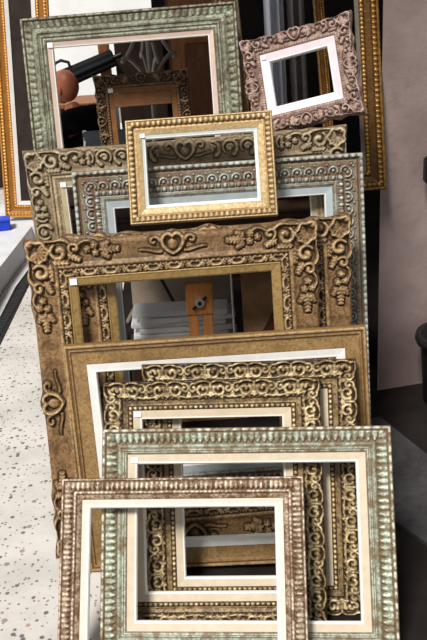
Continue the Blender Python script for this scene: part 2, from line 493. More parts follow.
# ---------------- B : pale green with leaf cove
def frame_B():
    root, w, h = frame_root('B', 'picture_frame', 'wide pale green chipped frame with leaf-cut cove, second from the front')
    m = finish('chipped_green_finish', (224, 228, 212), (106, 80, 46), 1, .7, 38, .5, 0.0, .5, 60)
    prof = [(0, B_), (0, .014), (.003, .018), (.008, .018), (.011, .014), (.020, .010), (.032, .006), (.040, .007), (.044, .010), (.048, .010), (.051, .007), (.056, .009), (.060, .007), (.066, .004), (.066, B_)]
    bands = [band(0, .010, f_beads(.024, .8), .0025, (120, 92, 62), (206, 204, 182), 1, .15),
             band(.011, .040, f_flute(.0165, .8, .0, .6), .008, (92, 80, 52), (168, 184, 160), 1.0, .0),
             band(.041, .050, f_rough(.006, 2), .001, (122, 134, 112), (164, 182, 162), .8, .3),
             band(.050, .066, f_lines(3), .0015, (104, 96, 70), (156, 168, 146), .8, .1)]
    rails('leaf_cove_moulding', w, h, prof, m, root, bands, (150, 152, 128), jitter=.0008)
    liner(root, w, h, .066, .025, .005, .003, lin_cream, lin_white, .006)
    sticker(root, w, h, .074, .005)
frame_B()

# ---------------- D and E : gilt scroll frames
t_scroll = tile_scroll(.046, .055)
gilt_scroll = finish('rubbed_gilt_finish', (236, 214, 166), (52, 34, 16), .9, .55, 60, .42, .15, .5, 40)
def frame_scroll(key, label):
    root, w, h = frame_root(key, 'picture_frame', label, 'gilt scroll frames')
    prof = [(0, B_), (0, .010), (.002, .013), (.006, .013), (.012, .010), (.030, .006), (.046, .008), (.049, .009), (.052, .008), (.060, .006), (.064, .007), (.064, B_)]
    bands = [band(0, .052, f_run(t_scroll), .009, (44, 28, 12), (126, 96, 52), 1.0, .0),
             band(.052, .064, None, 0, (124, 96, 56), (136, 108, 66), 0, .2)]
    rails('scroll_carved_border', w, h, prof, gilt_scroll, root, bands, (120, 88, 48))
    inset('bead_course', w, h, .064, [(0, B_), (0, .006), (.013, .005), (.013, B_)], gilt_scroll, root, (90, 64, 34),
          [band(.001, .012, f_beads(.0135, .85), .005, (60, 40, 18), (176, 146, 92), 1, 0)], plainbox=False, dt=.0015, ds=.0016)
    liner(root, w, h, .077, .024, .005, .002, lin_cream, lin_white, .005)
    return root, w, h
r_, w_, h_ = frame_scroll('D', 'gilt scroll-carved frame with bead course, standing directly behind the pale green frame')
sticker(r_, w_, h_, .08, .0055)
frame_scroll('E', 'gilt scroll-carved frame peeking out to the right behind its nearer twin')

# ---------------- F : plain tan frame with white liner
def frame_F():
    root, w, h = frame_root('F', 'picture_frame', 'plain flat tan frame with narrow ridged rim and white liner, in mid stack')
    m = finish('tan_wash_finish', (186, 152, 102), (100, 72, 38), .5, .3, 60, .6, 0, .45, 40)
    prof = [(0, B_), (0, .014), (.003, .018), (.008, .018), (.010, .014), (.013, .016), (.018, .016), (.020, .011), (.058, .006), (.058, B_)]
    bands = [band(0, .010, f_beads(.03, 1.2), .001, (140, 110, 66), (180, 146, 96), .8, .2),
             band(.0105, .0135, None, 0, (84, 58, 30), (84, 58, 30)),
             band(.0135, .020, f_rough(.008, 5), .001, (140, 106, 62), (170, 134, 86), .6, .2),
             band(.020, .058, f_rough(.003, 6), .0006, (158, 126, 78), (172, 138, 88), .1, .1)]
    rails('flat_moulding', w, h, prof, m, root, bands, (134, 100, 58))
    liner(root, w, h, .058, .025, .007, .004, plain('white_gesso', (238, 236, 230), .55, .06, 25, bmp=.0006), lin_white, .006)
frame_F()

# ---------------- G and H : big brown rococo frames
t_roc = tile_rococo(.072, .30).groove(6); t_cen = tile_centre(.072).groove(6); t_leafr = tile_leaf(.026, .03)
brown_roc = finish('worn_brown_gilt_finish', (222, 194, 148), (66, 44, 22), .85, .4, 45, .45, .1, .55, 40)
def outs_roc(a, corner=.05):
    def fn(sc, s, L):
        c = np.abs(s-L/2)
        return a*(1.0*np.exp(-(sc/corner)**2)+.7*np.exp(-((sc-corner*2.1)/(corner*.45))**2)+.55*np.exp(-((sc-corner*3.6)/(corner*.6))**2)
                  + .8*np.exp(-(c/(corner*.5))**2)-.35)
    return fn
def frame_roc(key, label):
    root, w, h = frame_root(key, 'picture_frame', label, 'big brown rococo frames')
    prof = [(0, B_), (0, .004), (.004, .009), (.008, .012), (.016, .013), (.040, .009), (.066, .009), (.072, .012), (.078, .013), (.082, .010), (.082, B_)]
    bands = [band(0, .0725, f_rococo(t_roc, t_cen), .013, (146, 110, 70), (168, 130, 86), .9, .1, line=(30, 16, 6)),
             band(.0725, .082, f_rough(.01, 8), .0008, (164, 128, 82), (190, 156, 108), .6, .3)]
    rails('rococo_carved_border', w, h, prof, brown_roc, root, bands, (122, 82, 46), outset=outs_roc(.013), out_w=.045)
    inset('leaf_course', w, h, .082, [(0, B_), (0, .009), (.006, .006), (.026, .004), (.026, B_)], brown_roc, root, (92, 62, 34),
          [band(.0, .026, f_run(t_leafr), .007, (58, 38, 18), (154, 122, 76), 1, 0)], plainbox=False)
    inset('gilt_liner', w, h, .108, [(0, B_), (0, .007), (.003, .008), (.006, .006), (.022, .003), (.026, .0), (.026, B_)],
          finish('tan_gilt_liner_finish_'+('near' if key == 'G' else 'far'), (192, 162, 106), (106, 78, 40), .5, .28, 60, .45, .15, .25, 40), root, (166, 136, 82), plainbox=True, label='flat gilt liner')
    return root, w, h
r_, w_, h_ = frame_roc('G', 'large brown rococo frame with shell corners, its scalloped left side standing on the pale floor')
sticker(r_, w_, h_, .112, .009, (.02, .018))
frame_roc('H', 'large brown rococo frame hidden behind its twin, only right edge and inner left side showing')

# ---------------- I : blue-green frame with arches
def frame_I():
    root, w, h = frame_root('I', 'picture_frame', 'blue-green chipped frame with carved arch band and pale blue liner, behind the brown rococo pair')
    m = finish('chipped_blue_finish', (206, 216, 210), (110, 76, 46), .95, .5, 34, .5, 0, .5, 60)
    ta = tile_arch(.036, .036).groove(3)
    prof = [(0, B_), (0, .012), (.003, .016), (.010, .016), (.013, .010), (.018, .009), (.020, .013), (.056, .009), (.060, .008), (.064, .010), (.078, .007), (.082, .009), (.094, .004), (.094, B_)]
    bands = [band(0, .013, f_flute(.02, .7), .004, (116, 112, 92), (168, 180, 172), 1, .15),
             band(.0135, .019, None, 0, (98, 72, 50), (98, 72, 50)),
             band(.019, .057, f_runflip(ta, .036), .007, (142, 134, 112), (164, 176, 166), 1, .05, line=(84, 56, 34)),
             band(.0575, .061, None, 0, (110, 82, 56), (110, 82, 56)),
             band(.061, .078, f_egg(.02), .006, (88, 64, 42), (160, 166, 154), 1, 0),
             band(.078, .094, f_lines(2), .0015, (130, 128, 108), (176, 186, 174), .6, .1)]
    rails('arch_carved_moulding', w, h, prof, m, root, bands, (140, 140, 118), jitter=.0008)
    liner(root, w, h, .094, .024, .004, .001, plain('pale_blue_liner', (178, 188, 190), .5, .1, 20), lin_white, .004, label='pale blue liner')
frame_I()

# ---------------- J : tan carved frame
def frame_J():
    root, w, h = frame_root('J', 'picture_frame', 'weathered tan frame with curling carved border, leftmost behind the blue-green frame')
    m = finish('weathered_tan_finish', (222, 208, 176), (92, 70, 44), .8, .35, 45, .6, 0, .45, 30)
    k = .066; tr = tile_rococo(k, .2).groove(5); tc = tile_centre(k).groove(5); tu = tile_curl(k, .055).groove(4)
    prof = [(0, B_), (0, .004), (.005, .010), (.012, .013), (.036, .008), (.062, .009), (.068, .013), (.074, .013), (.077, .008), (.084, .010), (.092, .006), (.097, .005), (.097, B_)]
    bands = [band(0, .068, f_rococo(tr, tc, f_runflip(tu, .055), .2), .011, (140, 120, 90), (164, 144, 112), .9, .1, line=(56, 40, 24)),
             band(.068, .097, f_lines(2), .001, (150, 126, 92), (186, 164, 126), .6, .3)]
    rails('curl_carved_border', w, h, prof, m, root, bands, (128, 104, 72), outset=outs_roc(.005), out_w=.03)
    liner(root, w, h, .097, .020, .006, .002, plain('olive_cream_liner', (196, 184, 146), .55, .1, 20), lin_white, .004)
    sticker(root, w, h, .099, .0065, (.018, .015))
frame_J()

# ---------------- K : small gold-cream frame perched on top
def frame_K():
    root, w, h = frame_root('K', 'picture_frame', 'small gold-cream frame with notched border, perched on the brown rococo frames in the upper middle')
    m = finish('pale_gold_finish', (226, 206, 164), (132, 98, 56), .8, .25, 80, .42, .15, .25, 60)
    prof = [(0, B_), (0, .010), (.002, .014), (.005, .015), (.007, .012), (.022, .013), (.024, .010), (.028, .011), (.034, .010), (.046, .006), (.046, B_)]
    bands = [band(0, .0065, f_beads(.009, 1), .001, (176, 140, 86), (214, 182, 124), 1, .2),
             band(.0065, .023, f_flute(.015, .7, .0, .45), .008, (96, 66, 32), (184, 154, 102), 1, 0),
             band(.0235, .034, f_rough(.003, 3), .0006, (170, 134, 82), (196, 162, 106), .5, .2),
             band(.034, .046, f_rough(.004, 4), .0004, (190, 160, 110), (206, 178, 130), .3, .2)]
    rails('notched_moulding', w, h, prof, m, root, bands, (180, 144, 90), ds=.002, dt=.0016)
    liner(root, w, h, .046, .010, .006, .003, plain('blue_white_liner', (206, 216, 214), .45, .06, 30), lin_white, .003, label='blue-white slip')
    sticker(root, w, h, .041, .0085, (.014, .012))
frame_K()

# ---------------- L : grey-green frame, top left
def frame_L():
    root, w, h = frame_root('L', 'picture_frame', 'large grey-green worn frame with pinkish liner at top left, bald man seen through it')
    m = finish('worn_grey_green_finish', (190, 194, 170), (70, 52, 32), .8, .55, 30, .5, 0, .6, 50)
    prof = [(0, B_), (0, .014), (.003, .018), (.008, .018), (.011, .013), (.024, .009), (.036, .010), (.044, .015), (.050, .014), (.053, .009), (.060, .011), (.066, .008), (.076, .010), (.079, .006), (.079, B_)]
    bands = [band(0, .010, f_beads(.03, 1), .002, (96, 76, 50), (166, 160, 132), 1, .1),
             band(.011, .036, f_flute(.022, .8, .2, .3), .004, (100, 94, 66), (140, 146, 118), .9, .08),
             band(.036, .052, f_rough(.008, 11), .001, (138, 144, 118), (172, 178, 152), .8, .25),
             band(.0525, .079, f_lines(3), .0022, (104, 102, 78), (164, 166, 142), .8, .1)]
    rails('fluted_moulding', w, h, prof, m, root, bands, (120, 120, 94), jitter=.0008)
    liner(root, w, h, .079, .018, .007, .003, plain('pinkish_liner', (214, 188, 172), .5, .08, 25), lin_white, .004, label='pinkish liner')
    sticker(root, w, h, .080, .0075, (.018, .016))
frame_L()

# ---------------- M : small dark carved frame inside L's opening
def frame_M():
    root, w, h = frame_root('M', 'picture_frame', 'small dark brown carved frame seen through the grey-green frame, wooden stretcher inside')
    m = finish('dark_walnut_gilt_finish', (166, 128, 84), (54, 36, 20), .7, .35, 60, .45, 0, .4, 50)
    k = .036; tr = tile_rococo(k, .12).groove(3); tc = tile_centre(k).groove(3)
    prof = [(0, B_), (0, .004), (.004, .010), (.016, .011), (.030, .008), (.036, .011), (.042, .009), (.046, .005), (.046, B_)]
    bands = [band(0, .036, f_rococo(tr, tc, f_runflip(tile_leaf(.036, .03), .03), .1), .009, (84, 60, 38), (112, 84, 54), .9, .05, line=(30, 18, 10)),
             band(.036, .046, f_beads(.01), .002, (70, 48, 28), (130, 98, 62), .8, .1)]
    rails('carved_border', w, h, prof, m, root, bands, (84, 58, 34), outset=outs_roc(.007, .03), out_w=.025, ds=.002, dt=.0016)
    wd = plain('stretcher_wood', (134, 88, 48), .6, .25, 30, stretch=(1, 1, 6))
    inset('wooden_liner', w, h, .046, [(0, B_), (0, .004), (.018, .002), (.018, B_)], wd, root, (120, 80, 46))
    r = MB(); r.box((0, .002, h-.088), (w-.128, .014, .046), bev=.002); r.build('crossbar', wd, root)
    sticker(root, w, h, .044, .006, (.018, .015))
frame_M()

# ---------------- N : pinkish tilted rococo frame
def frame_N():
    root, w, h = frame_root('N', 'picture_frame', 'small tilted pinkish rococo frame with lavender-white liner, propped askew at upper right')
    m = finish('pinkish_gesso_finish', (206, 184, 172), (98, 66, 50), .8, .5, 45, .5, 0, .5, 50)
    k = .042; tr = tile_rococo(k, .16).groove(4); tc = tile_centre(k).groove(4)
    prof = [(0, B_), (0, .004), (.004, .010), (.012, .013), (.034, .009), (.042, .011), (.047, .010), (.054, .006), (.054, B_)]
    bands = [band(0, .043, f_rococo(tr, tc, f_runflip(tile_leaf(.042, .034), .034), .17), .011, (150, 122, 108), (176, 148, 134), .9, .15, line=(80, 54, 42)),
             band(.043, .054, f_beads(.008, .9), .003, (136, 104, 88), (188, 160, 144), .8, .1)]
    rails('rococo_carved_border', w, h, prof, m, root, bands, (150, 120, 104), outset=outs_roc(.012, .036), out_w=.03, ds=.002, dt=.0016)
    liner(root, w, h, .054, .027, .007, .003, plain('lavender_white_liner', (222, 208, 212), .5, .06, 25), lin_white, .006, label='lavender-white liner')
    sticker(root, w, h, .058, .0078, (.014, .013))
frame_N()

# ---------------- O, Q, P : gold frames at the sides
gold_dark = finish('dark_gold_finish', (206, 156, 72), (60, 36, 12), .8, .35, 60, .35, .35, .35, 50)
gold_warm = finish('warm_gold_finish', (240, 176, 96), (120, 66, 20), .8, .2, 30, .35, .2, .25, 30)
def frame_gold(key, label, mat, tone=1.0, dim=None, sz=1.0):
    root, w, h = frame_root(key, 'picture_frame', label)
    c = lambda r, g, b: tuple(min(255, k*tone) for k in (r, g, b))
    prof = [(0, B_), (0, .014), (.003, .018), (.008, .018), (.011, .012), (.016, .013), (.026, .013), (.030, .009), (.048, .005), (.054, .009), (.062, .008), (.066, .004), (.066, B_)]
    prof = [(a*sz, b) for a, b in prof]
    q = lambda v: v*sz
    bands = [band(0, q(.010), None, 0, c(120, 84, 34), c(120, 84, 34), 1, .4),
             band(q(.010), q(.0285), f_egg(.017*sz), .005, c(70, 44, 16), c(156, 110, 44), 1, 0),
             band(q(.0285), q(.050), None, 0, c(96, 64, 26), c(104, 70, 28), 0, .05),
             band(q(.050), q(.066), f_beads(.014*sz), .003, c(84, 54, 20), c(150, 104, 44), 1, .1)]
    rails('gilt_moulding', w, h, prof, mat, root, bands, c(100, 68, 28), ds=.003, dt=.002)
    return root, w, h
r_, w_, h_ = frame_gold('O', 'tall dark gold frame at right against the plaster wall, upper part out of view', gold_dark)
inset('slip', w_, h_, .066, [(0, B_), (0, .004), (.012, .001), (.012, B_)], plain('dull_silver_slip', (112, 100, 88), .5, .2), r_, (120, 110, 100))
r_, w_, h_ = frame_gold('Q', 'narrow bright gold frame seen through and above the tilted pinkish frame', gold_dark, 1.35, sz=.55)
r_, w_, h_ = frame_gold('P', 'warm gold frame with pale liner standing on the kerb at far left', gold_warm, 1.55, sz=1.15)
inset('liner', w_, h_, .076, [(0, B_), (0, .012), (.024, .008), (.024, B_)], plain('pale_grey_liner', (222, 216, 210), .5, .06), r_, (220, 220, 220))
cv = MB(); cv.box((0, .004, h_/2), (w_-.19, .008, h_-.19)); cv.build('dark_painting', plain('dark_varnished_canvas', (44, 32, 24), .4, .6, 9), r_)

# ------------------------------------------------------------------ the setting
def terrazzo():
    m, nt, b = newmat('pale_speckled_stone', .55, .35)
    tc = nd(nt, 'ShaderNodeTexCoord')
    def specks(scale, lo, hi):
        v = nd(nt, 'ShaderNodeTexVoronoi'); v.inputs['Scale'].default_value = scale
        mp = nd(nt, 'ShaderNodeMapping'); nt.links.new(tc.outputs['Object'], mp.inputs['Vector'])
        nt.links.new(mp.outputs['Vector'], v.inputs['Vector'])
        near = ramp(nt, v.outputs['Distance'], lo, hi, 1, 0)
        sep = nd(nt, 'ShaderNodeSeparateColor'); nt.links.new(v.outputs['Color'], sep.inputs[0])
        return near, sep.outputs[0], sep.outputs[1]
    c = mix(nt, ramp(nt, noise(nt, 4, 6, .6), .3, .7), srgb(194, 189, 182), srgb(216, 211, 204))
    for sc_, lo, hi, thr, c0, c1 in ((40, .20, .34, .66, (96, 76, 60), (66, 66, 72)), (75, .22, .36, .62, (128, 116, 106), (96, 92, 92)), (26, .16, .28, .74, (170, 136, 110), (120, 116, 116))):
        near, r, g = specks(sc_, lo, hi)
        pick = ramp(nt, r, thr, thr+.02)
        c = mix(nt, mul(nt, mul(nt, near, pick), .85), c, mix(nt, g, srgb(*c0), srgb(*c1)))
    nt.links.new(c, b.inputs['Base Color'])
    bump(nt, b, noise(nt, 60, 4), .002, .3)
    return m
m_floor = terrazzo()
m_dark = plain('dark_slate_and_shade', (34, 28, 26), .85, .35, 6, bmp=.004, spec=.15)  # dark paving; under the frame stack its colour stands in for shade

f = MB(); f.add([(-6, -2, 0), (-.22, -2, 0), (-.22, 1.95, 0), (-.42, 2.4, 0), (-.45, 3.0, 0), (-.50, 9, 0), (-6, 9, 0)], [tuple(range(7))])
tag(f.build('floor', m_floor), kind='structure')
f = MB(); f.add([(-.22, -2, 0), (5, -2, 0), (5, 9, 0), (-.50, 9, 0), (-.45, 3.0, 0), (-.42, 2.4, 0), (-.22, 1.95, 0)], [tuple(range(7))])
tag(f.build('floor_right', m_dark), kind='structure')

# plaster wall on the right, its left end turned back into the opening
def plaster():
    m, nt, b = newmat('mauve_plaster', .85, .2)
    a = ramp(nt, noise(nt, 3.5, 6, .6), .3, .7); d = ramp(nt, noise(nt, 14, 6, .7), .5, .75)
    c = mix(nt, a, srgb(136, 117, 112), srgb(166, 147, 142))
    c = mix(nt, mul(nt, d, .5), c, srgb(114, 96, 92))
    nt.links.new(c, b.inputs['Base Color'])
    bump(nt, b, noise(nt, 30, 7, .65), .006, .4)
    return m
wl = MB(); wl.prism([(.618, 3.02), (2.6, 3.42), (2.6, 3.9), (.76, 3.5)], 0.0, 2.9)
tag(wl.build('wall_right', plaster()), kind='structure')
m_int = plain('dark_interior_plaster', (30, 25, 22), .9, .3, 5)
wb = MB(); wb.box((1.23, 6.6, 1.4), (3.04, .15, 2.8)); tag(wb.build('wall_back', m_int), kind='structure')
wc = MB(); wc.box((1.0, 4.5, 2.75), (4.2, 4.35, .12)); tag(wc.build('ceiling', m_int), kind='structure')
# white house across the street
wh = MB(); wh.box((-3.2, 10.5, 3), (9, .4, 6)); tag(wh.build('wall_far', plain('white_stucco', (244, 243, 240), .9, .05, 3)), kind='structure')

# kerb with its pale foot strip and the drain
m_kerb = plain('grey_kerb_stone', (212, 213, 216), .7, .1, 10)
k = MB(); k.prism([(-5, .5), (-1.12, .5), (-1.10, 4.378), (-1.05, 5.08), (-.86, 5.08), (-.86, 5.62), (-5, 5.62)], 0, .14)
tag(k.build('trim_1', m_kerb), kind='structure')
k = MB(); k.prism([(-1.118, .5), (-1.06, .5), (-1.045, 4.40), (-.985, 5.07), (-1.049, 5.07), (-1.098, 4.378)], 0, .012)
tag(k.build('trim_2', plain('pale_kerb_foot', (214, 213, 210), .7, .08, 12)), kind='structure')
g = empty('drain_grate', (-1.03, 3.7, 0))
tag(g, 'black slotted drain grate along the foot of the kerb at left', 'drain')
q = MB(); q.prism([(-.028, -2.6), (.028, -2.6), (.05, .72), (.06, 1.34), (.0, 1.34), (-.012, .72)], 0.0, .004)
q.build('channel', plain('black_iron', (26, 26, 28), .6, .2), g)
V = []; Fc = []                                  # bars and slots pressed in one strip
ys = []
for i in range(96):
    y = -2.55+i*.040
    ys += [(y, .003), (y+.002, .0095), (y+.020, .0095), (y+.022, .003)]
for y, z in ys:
    x = max(0, y)*.035; V += [(x-.022, y, z), (x+.022, y, z)]
for i in range(len(ys)-1): Fc.append((2*i, 2*i+1, 2*i+3, 2*i+2))
q = MB(); q.add(V, Fc)
q.build('slotted_cover', plain('worn_iron', (52, 52, 54), .5, .2, metal=.5), g)

# dark mat on the right
mt = MB(); mt.prism([(.50, 2.78), (.585, 2.80), (.78, 2.30), (.80, 2.0), (.60, 2.02), (.47, 2.24)], 0.0005, .012)
tag(mt.build('floor_mat', plain('grey_rubber', (62, 60, 60), .75, .25, 30, bmp=.002)), 'dark grey rubber mat on the dark floor at lower right', 'mat')

# black pot by the wall
pt = empty('flower_pot', (.872, 2.90, 0)); tag(pt, 'black round pot at the right edge in front of the plaster wall', 'pot')
q = MB(); q.lathe((0, 0, 0), [(0, 0), (.095, 0), (.103, .02), (.118, .25), (.12, .27), (.108, .27), (.104, .24), (.0, .23)]); q.build('body', plain('black_glaze', (18, 17, 18), .5, .2), pt)
q = MB(); q.lathe((0, 0, .25), [(.120, 0), (.136, 0), (.14, .012), (.136, .03), (.118, .03), (.114, 0)]); q.build('rim', plain('black_glaze_rim', (24, 22, 23), .4, .2), pt)
bx = empty('wall_lantern', (.845, 2.99, .84)); tag(bx, 'black bracketed box fixed to the plaster wall at right edge', 'wall lamp')
q = MB(); q.box((0, 0, .03), (.16, .05, .09), bev=.006); q.build('housing', plain('black_metal_box', (16, 15, 16), .5, .2), bx)
q = MB(); q.box((.01, .04, .03), (.05, .06, .05), bev=.004); q.build('wall_bracket', plain('black_metal_bracket', (20, 19, 20), .5, .2), bx)

# blue box on the kerb
bb = empty('box', (-1.235, 5.06, .14), .2); tag(bb, 'small bright blue box lying on the kerb at far left', 'box')
q = MB(); q.box((0, 0, .028), (.13, .09, .056), bev=.004); q.build('body', plain('blue_plastic', (18, 60, 190), .4, .1), bb)
q = MB(); q.box((0, 0, .062), (.136, .096, .012), bev=.003); q.build('lid', plain('blue_plastic_lid', (28, 74, 205), .4, .1), bb)

# ------------------------------------------------------------------ furniture behind the frames
wood_red = plain('reddish_stained_wood', (84, 48, 30), .5, .35, 10, stretch=(1, 8, 8))
wood_mid = plain('honey_wood', (140, 88, 46), .55, .3, 10, stretch=(6, 6, 1))
wood_dk = plain('dark_brown_wood', (52, 34, 24), .6, .35, 12)
tb = empty('display_table', (-.01, 3.2, 0)); tag(tb, 'dark wooden table behind the stacked frames, its crossbar seen through the rococo frame', 'table')
q = MB(); q.box((0, .0, .795), (.94, .84, .04), bev=.004); q.build('tabletop', wood_dk, tb)
for x, y in ((-.335, -.25), (.43, -.25), (-.43, .36), (.43, .36)):
    q = MB(); q.box((x, y, .3875), (.05, .05, .775), bev=.004); q.build('leg', wood_dk, tb)
q = MB(); q.box((.05, -.25, .588), (.76, .035, .07), bev=.004); q.build('crossbar', wood_red, tb)
cr = empty('wooden_crate', (-.21, 3.02, .815)); tag(cr, 'low wooden crate on the table under the grey-green frame', 'crate')
q = MB(); q.box((0, 0, .106), (.50, .40, .012)); q.build('lid', wood_dk, cr)
for zz in (.025, .078):
    for y in (-.194, .194):
        q = MB(); q.box((0, y, zz), (.50, .012, .04)); q.build('side_slat', wood_dk, cr)
for x in (-.244, .244):
    q = MB(); q.box((x, 0, .05), (.012, .376, .10)); q.build('end_panel', wood_dk, cr)

# easel mast with wing knob
wood_easel = plain('orange_pine', (186, 124, 68), .5, .2, 10, stretch=(6, 6, 1))
ea = empty('studio_easel', (-.045, 2.90, 0)); tag(ea, 'wooden easel mast with a metal wing knob, seen through the rococo frame', 'easel')
q = MB(); q.box((.0, 0, .485), (.098, .03, .12), bev=.004); q.build('mast_head', wood_easel, ea)
for x in (-.026, .026):
    q = MB(); q.box((x, 0, .22), (.036, .026, .41), bev=.003); q.build('upright', wood_easel, ea)
q = MB(); q.box((0, .0, .012), (.30, .06, .024), bev=.004); q.build('foot', wood_easel, ea)
mtl = plain('bright_steel', (214, 214, 212), .3, .05, metal=.7)
kn = MB(); kn.tube([(0, -.016, .475), (0, -.026, .475)], .017, 20); kb = kn.build('wing_knob', mtl, ea); kb['label'] = 'round metal knob'
q = MB(); q.tube([(0, -.026, .475), (0, -.032, .475)], .007, 14); q.build('bolt', plain('black_bolt', (20, 20, 20), .4), kb)
m_wing = plain('black_wing', (24, 24, 24), .4)
for sx in (-1, 1):
    q = MB(); q.box((.019*sx, -.026, .475+.017*sx), (.018, .006, .01), Matrix.Rotation(-.7, 3, 'Y'), .002); q.build('wing', m_wing, kb)

# white planks stacked flat under the table
mcv = plain('white_canvas_edge', (222, 222, 220), .7, .06)
names_pl = ['lowest', 'second', 'third', 'fourth', 'fifth', 'sixth', 'topmost']
bxx = empty('storage_box', (-.12, 3.19, 0)); tag(bxx, 'dark wooden box under the table carrying the pile of white planks', 'box')
q = MB(); q.box((0, 0, .0875), (.42, .18, .175), bev=.004); q.build('body', wood_dk, bxx)
q = MB(); q.box((0, 0, .182), (.44, .20, .014), bev=.003); q.build('lid', wood_dk, bxx)
for i in range(7):
    z = .1895+i*.0225
    c = MB(); c.box((0, 0, .0105), (.37, .11, .0205), bev=.004); c = c.build('white_plank', mcv)
    c.location = (-.115+[.0, .02, -.015, .01, -.02, .015, -.01][i], 3.175+[0, .008, -.006, .0, .008, -.005, .0][i], z)
    c.rotation_euler = (0, 0, [.02, -.03, .04, 0, -.02, .03, -.04][i])
    tag(c, 'white painted plank under the table, %s in a flat pile of seven' % names_pl[i], 'plank', 'white planks piled under the table')
pn = empty('drawing_board', (-.13, 3.585, 0)); tag(pn, 'grey-brown drawing board leaning upright behind the pile of white planks', 'board')
R = Matrix.Rotation(math.radians(-6), 3, 'X')
q = MB(); q.box((0, 0.03, .36), (.44, .016, .70), R, .003); q.build('panel', plain('grey_brown_board', (150, 134, 116), .7, .2, 6), pn)
for x in (-.16, .16):
    q = MB(); q.box((x, .046, .36), (.04, .016, .66), R, .002); q.build('batten', wood_dk, pn)
rd = empty('metal_rod', (.075, 2.995, 0)); tag(rd, 'thin pale metal rod standing upright just right of the easel mast', 'rod')
q = MB(); q.tube([(0, 0, .006), (.0, .0, .70)], .004, 8); q.build('shaft', mtl, rd)
q = MB(); q.tube([(0, 0, 0), (0, 0, .02)], .007, 8); q.build('end_cap', wood_dk, rd)
sk = empty('black_stick', (-.24, 3.30, 0)); tag(sk, 'black stick leaning against the grey-brown drawing board under the table', 'stick')
q = MB(); q.tube([(.20, .02, .01), (-.085, .325, .56)], .008, 8); q.build('shaft', plain('black_lacquer', (15, 14, 14), .4), sk)
q = MB(); q.tube([(-.085, .325, .56), (-.11, .337, .61)], .0095, 8); q.build('handle', plain('black_grip', (22, 20, 20), .7), sk)
# brown board leaning at the right under the table
bd = empty('wooden_board', (.262, 3.03, 0)); tag(bd, 'brown wooden board leaning under the table to the right of the easel mast', 'board')
R = Matrix.Rotation(math.radians(-8), 3, 'X')
q = MB(); q.box((0, .03, .36), (.30, .02, .70), R, .003); q.build('panel', plain('scuffed_board', (160, 120, 84), .6, .3, 8), bd)
q = MB(); q.box((.0, .012, .36), (.05, .02, .72), R @ Matrix.Rotation(math.radians(32), 3, 'Y'), .002); q.build('brace', wood_red, bd)

# interior: post, cupboard, coat stand, chair, parasol, curtain
ps = empty('wooden_post', (-.645, 6.45, 0)); tag(ps, 'brown square wooden post at the corner of the dark interior, above the small carved frame', 'post')
q = MB(); q.box((0, 0, .63), (.075, .075, 1.0), bev=.006); q.build('shaft', wood_mid, ps)
q = MB(); q.box((0, 0, .07), (.13, .13, .14), bev=.01); q.build('base_block', wood_dk, ps)

fs = empty('folding_screen', (-.40, 6.46, 0)); tag(fs, 'low dark folding screen to the right of the brown post in the background', 'folding screen')
for x, a in ((-.085, .16), (.085, -.16)):
    q = MB(); R = Matrix.Rotation(a, 3, 'Z'); q.box((x, 0, .57), (.175, .02, 1.10), R, .003); q.build('screen_panel', wood_dk, fs)
cb = empty('cupboard', (.04, 4.30, 0)); tag(cb, 'tall brown wooden cupboard in the dark interior behind the grey-green frame', 'cupboard')
q = MB(); q.box((.0, .25, 1.12), (.34, .48, 2.24), bev=.005); q.build('carcass', plain('dark_cupboard_wood', (88, 54, 30), .55, .3, 8, stretch=(6, 6, 1)), cb)
d = MB(); d.box((0, -.003, 1.1), (.31, .022, 2.1), bev=.003); do = d.build('door', wood_mid, cb)
m_pan = plain('door_panel_wood', (104, 64, 36), .5, .3, 8, stretch=(6, 6, 1))
for z in (.4, 1.0, 1.62):
    d = MB(); d.box((0, -.018, z), (.19, .014, .42), bev=.006); d.build('raised_panel', m_pan, do)
d = MB(); d.ellipsoid((.125, -.028, 1.0), (.013, .016, .013)); d.build('knob', mtl, do)

cs = empty('coat_stand', (-.20, 3.90, 0)); tag(cs, 'bentwood coat stand with curled hooks seen through the grey-green frame', 'coat stand')
bent = plain('grey_bentwood', (120, 106, 92), .4, .15, spec=.6)
q = MB(); q.tube([(0, 0, .02), (0, 0, 1.30)], .011, 12); q.build('pole', bent, cs)
for i in range(4):
    a = math.pi/2*i+.35; pts = []
    for t in np.linspace(0, 1, 22):
        rr = .02+.10*math.sin(t*math.pi*.85); pts.append((rr*math.cos(a), rr*math.sin(a), 1.12+.16*t+.04*math.sin(t*6)))
    q = MB(); q.tube(pts, .009, 8); q.build('hook', bent, cs)
for i in range(4):
    a = math.pi/2*i+.35
    q = MB(); q.tube([(.02*math.cos(a), .02*math.sin(a), .3), (.12*math.cos(a), .12*math.sin(a), .16), (.22*math.cos(a), .22*math.sin(a), .012)], .012, 8); q.build('foot', bent, cs)

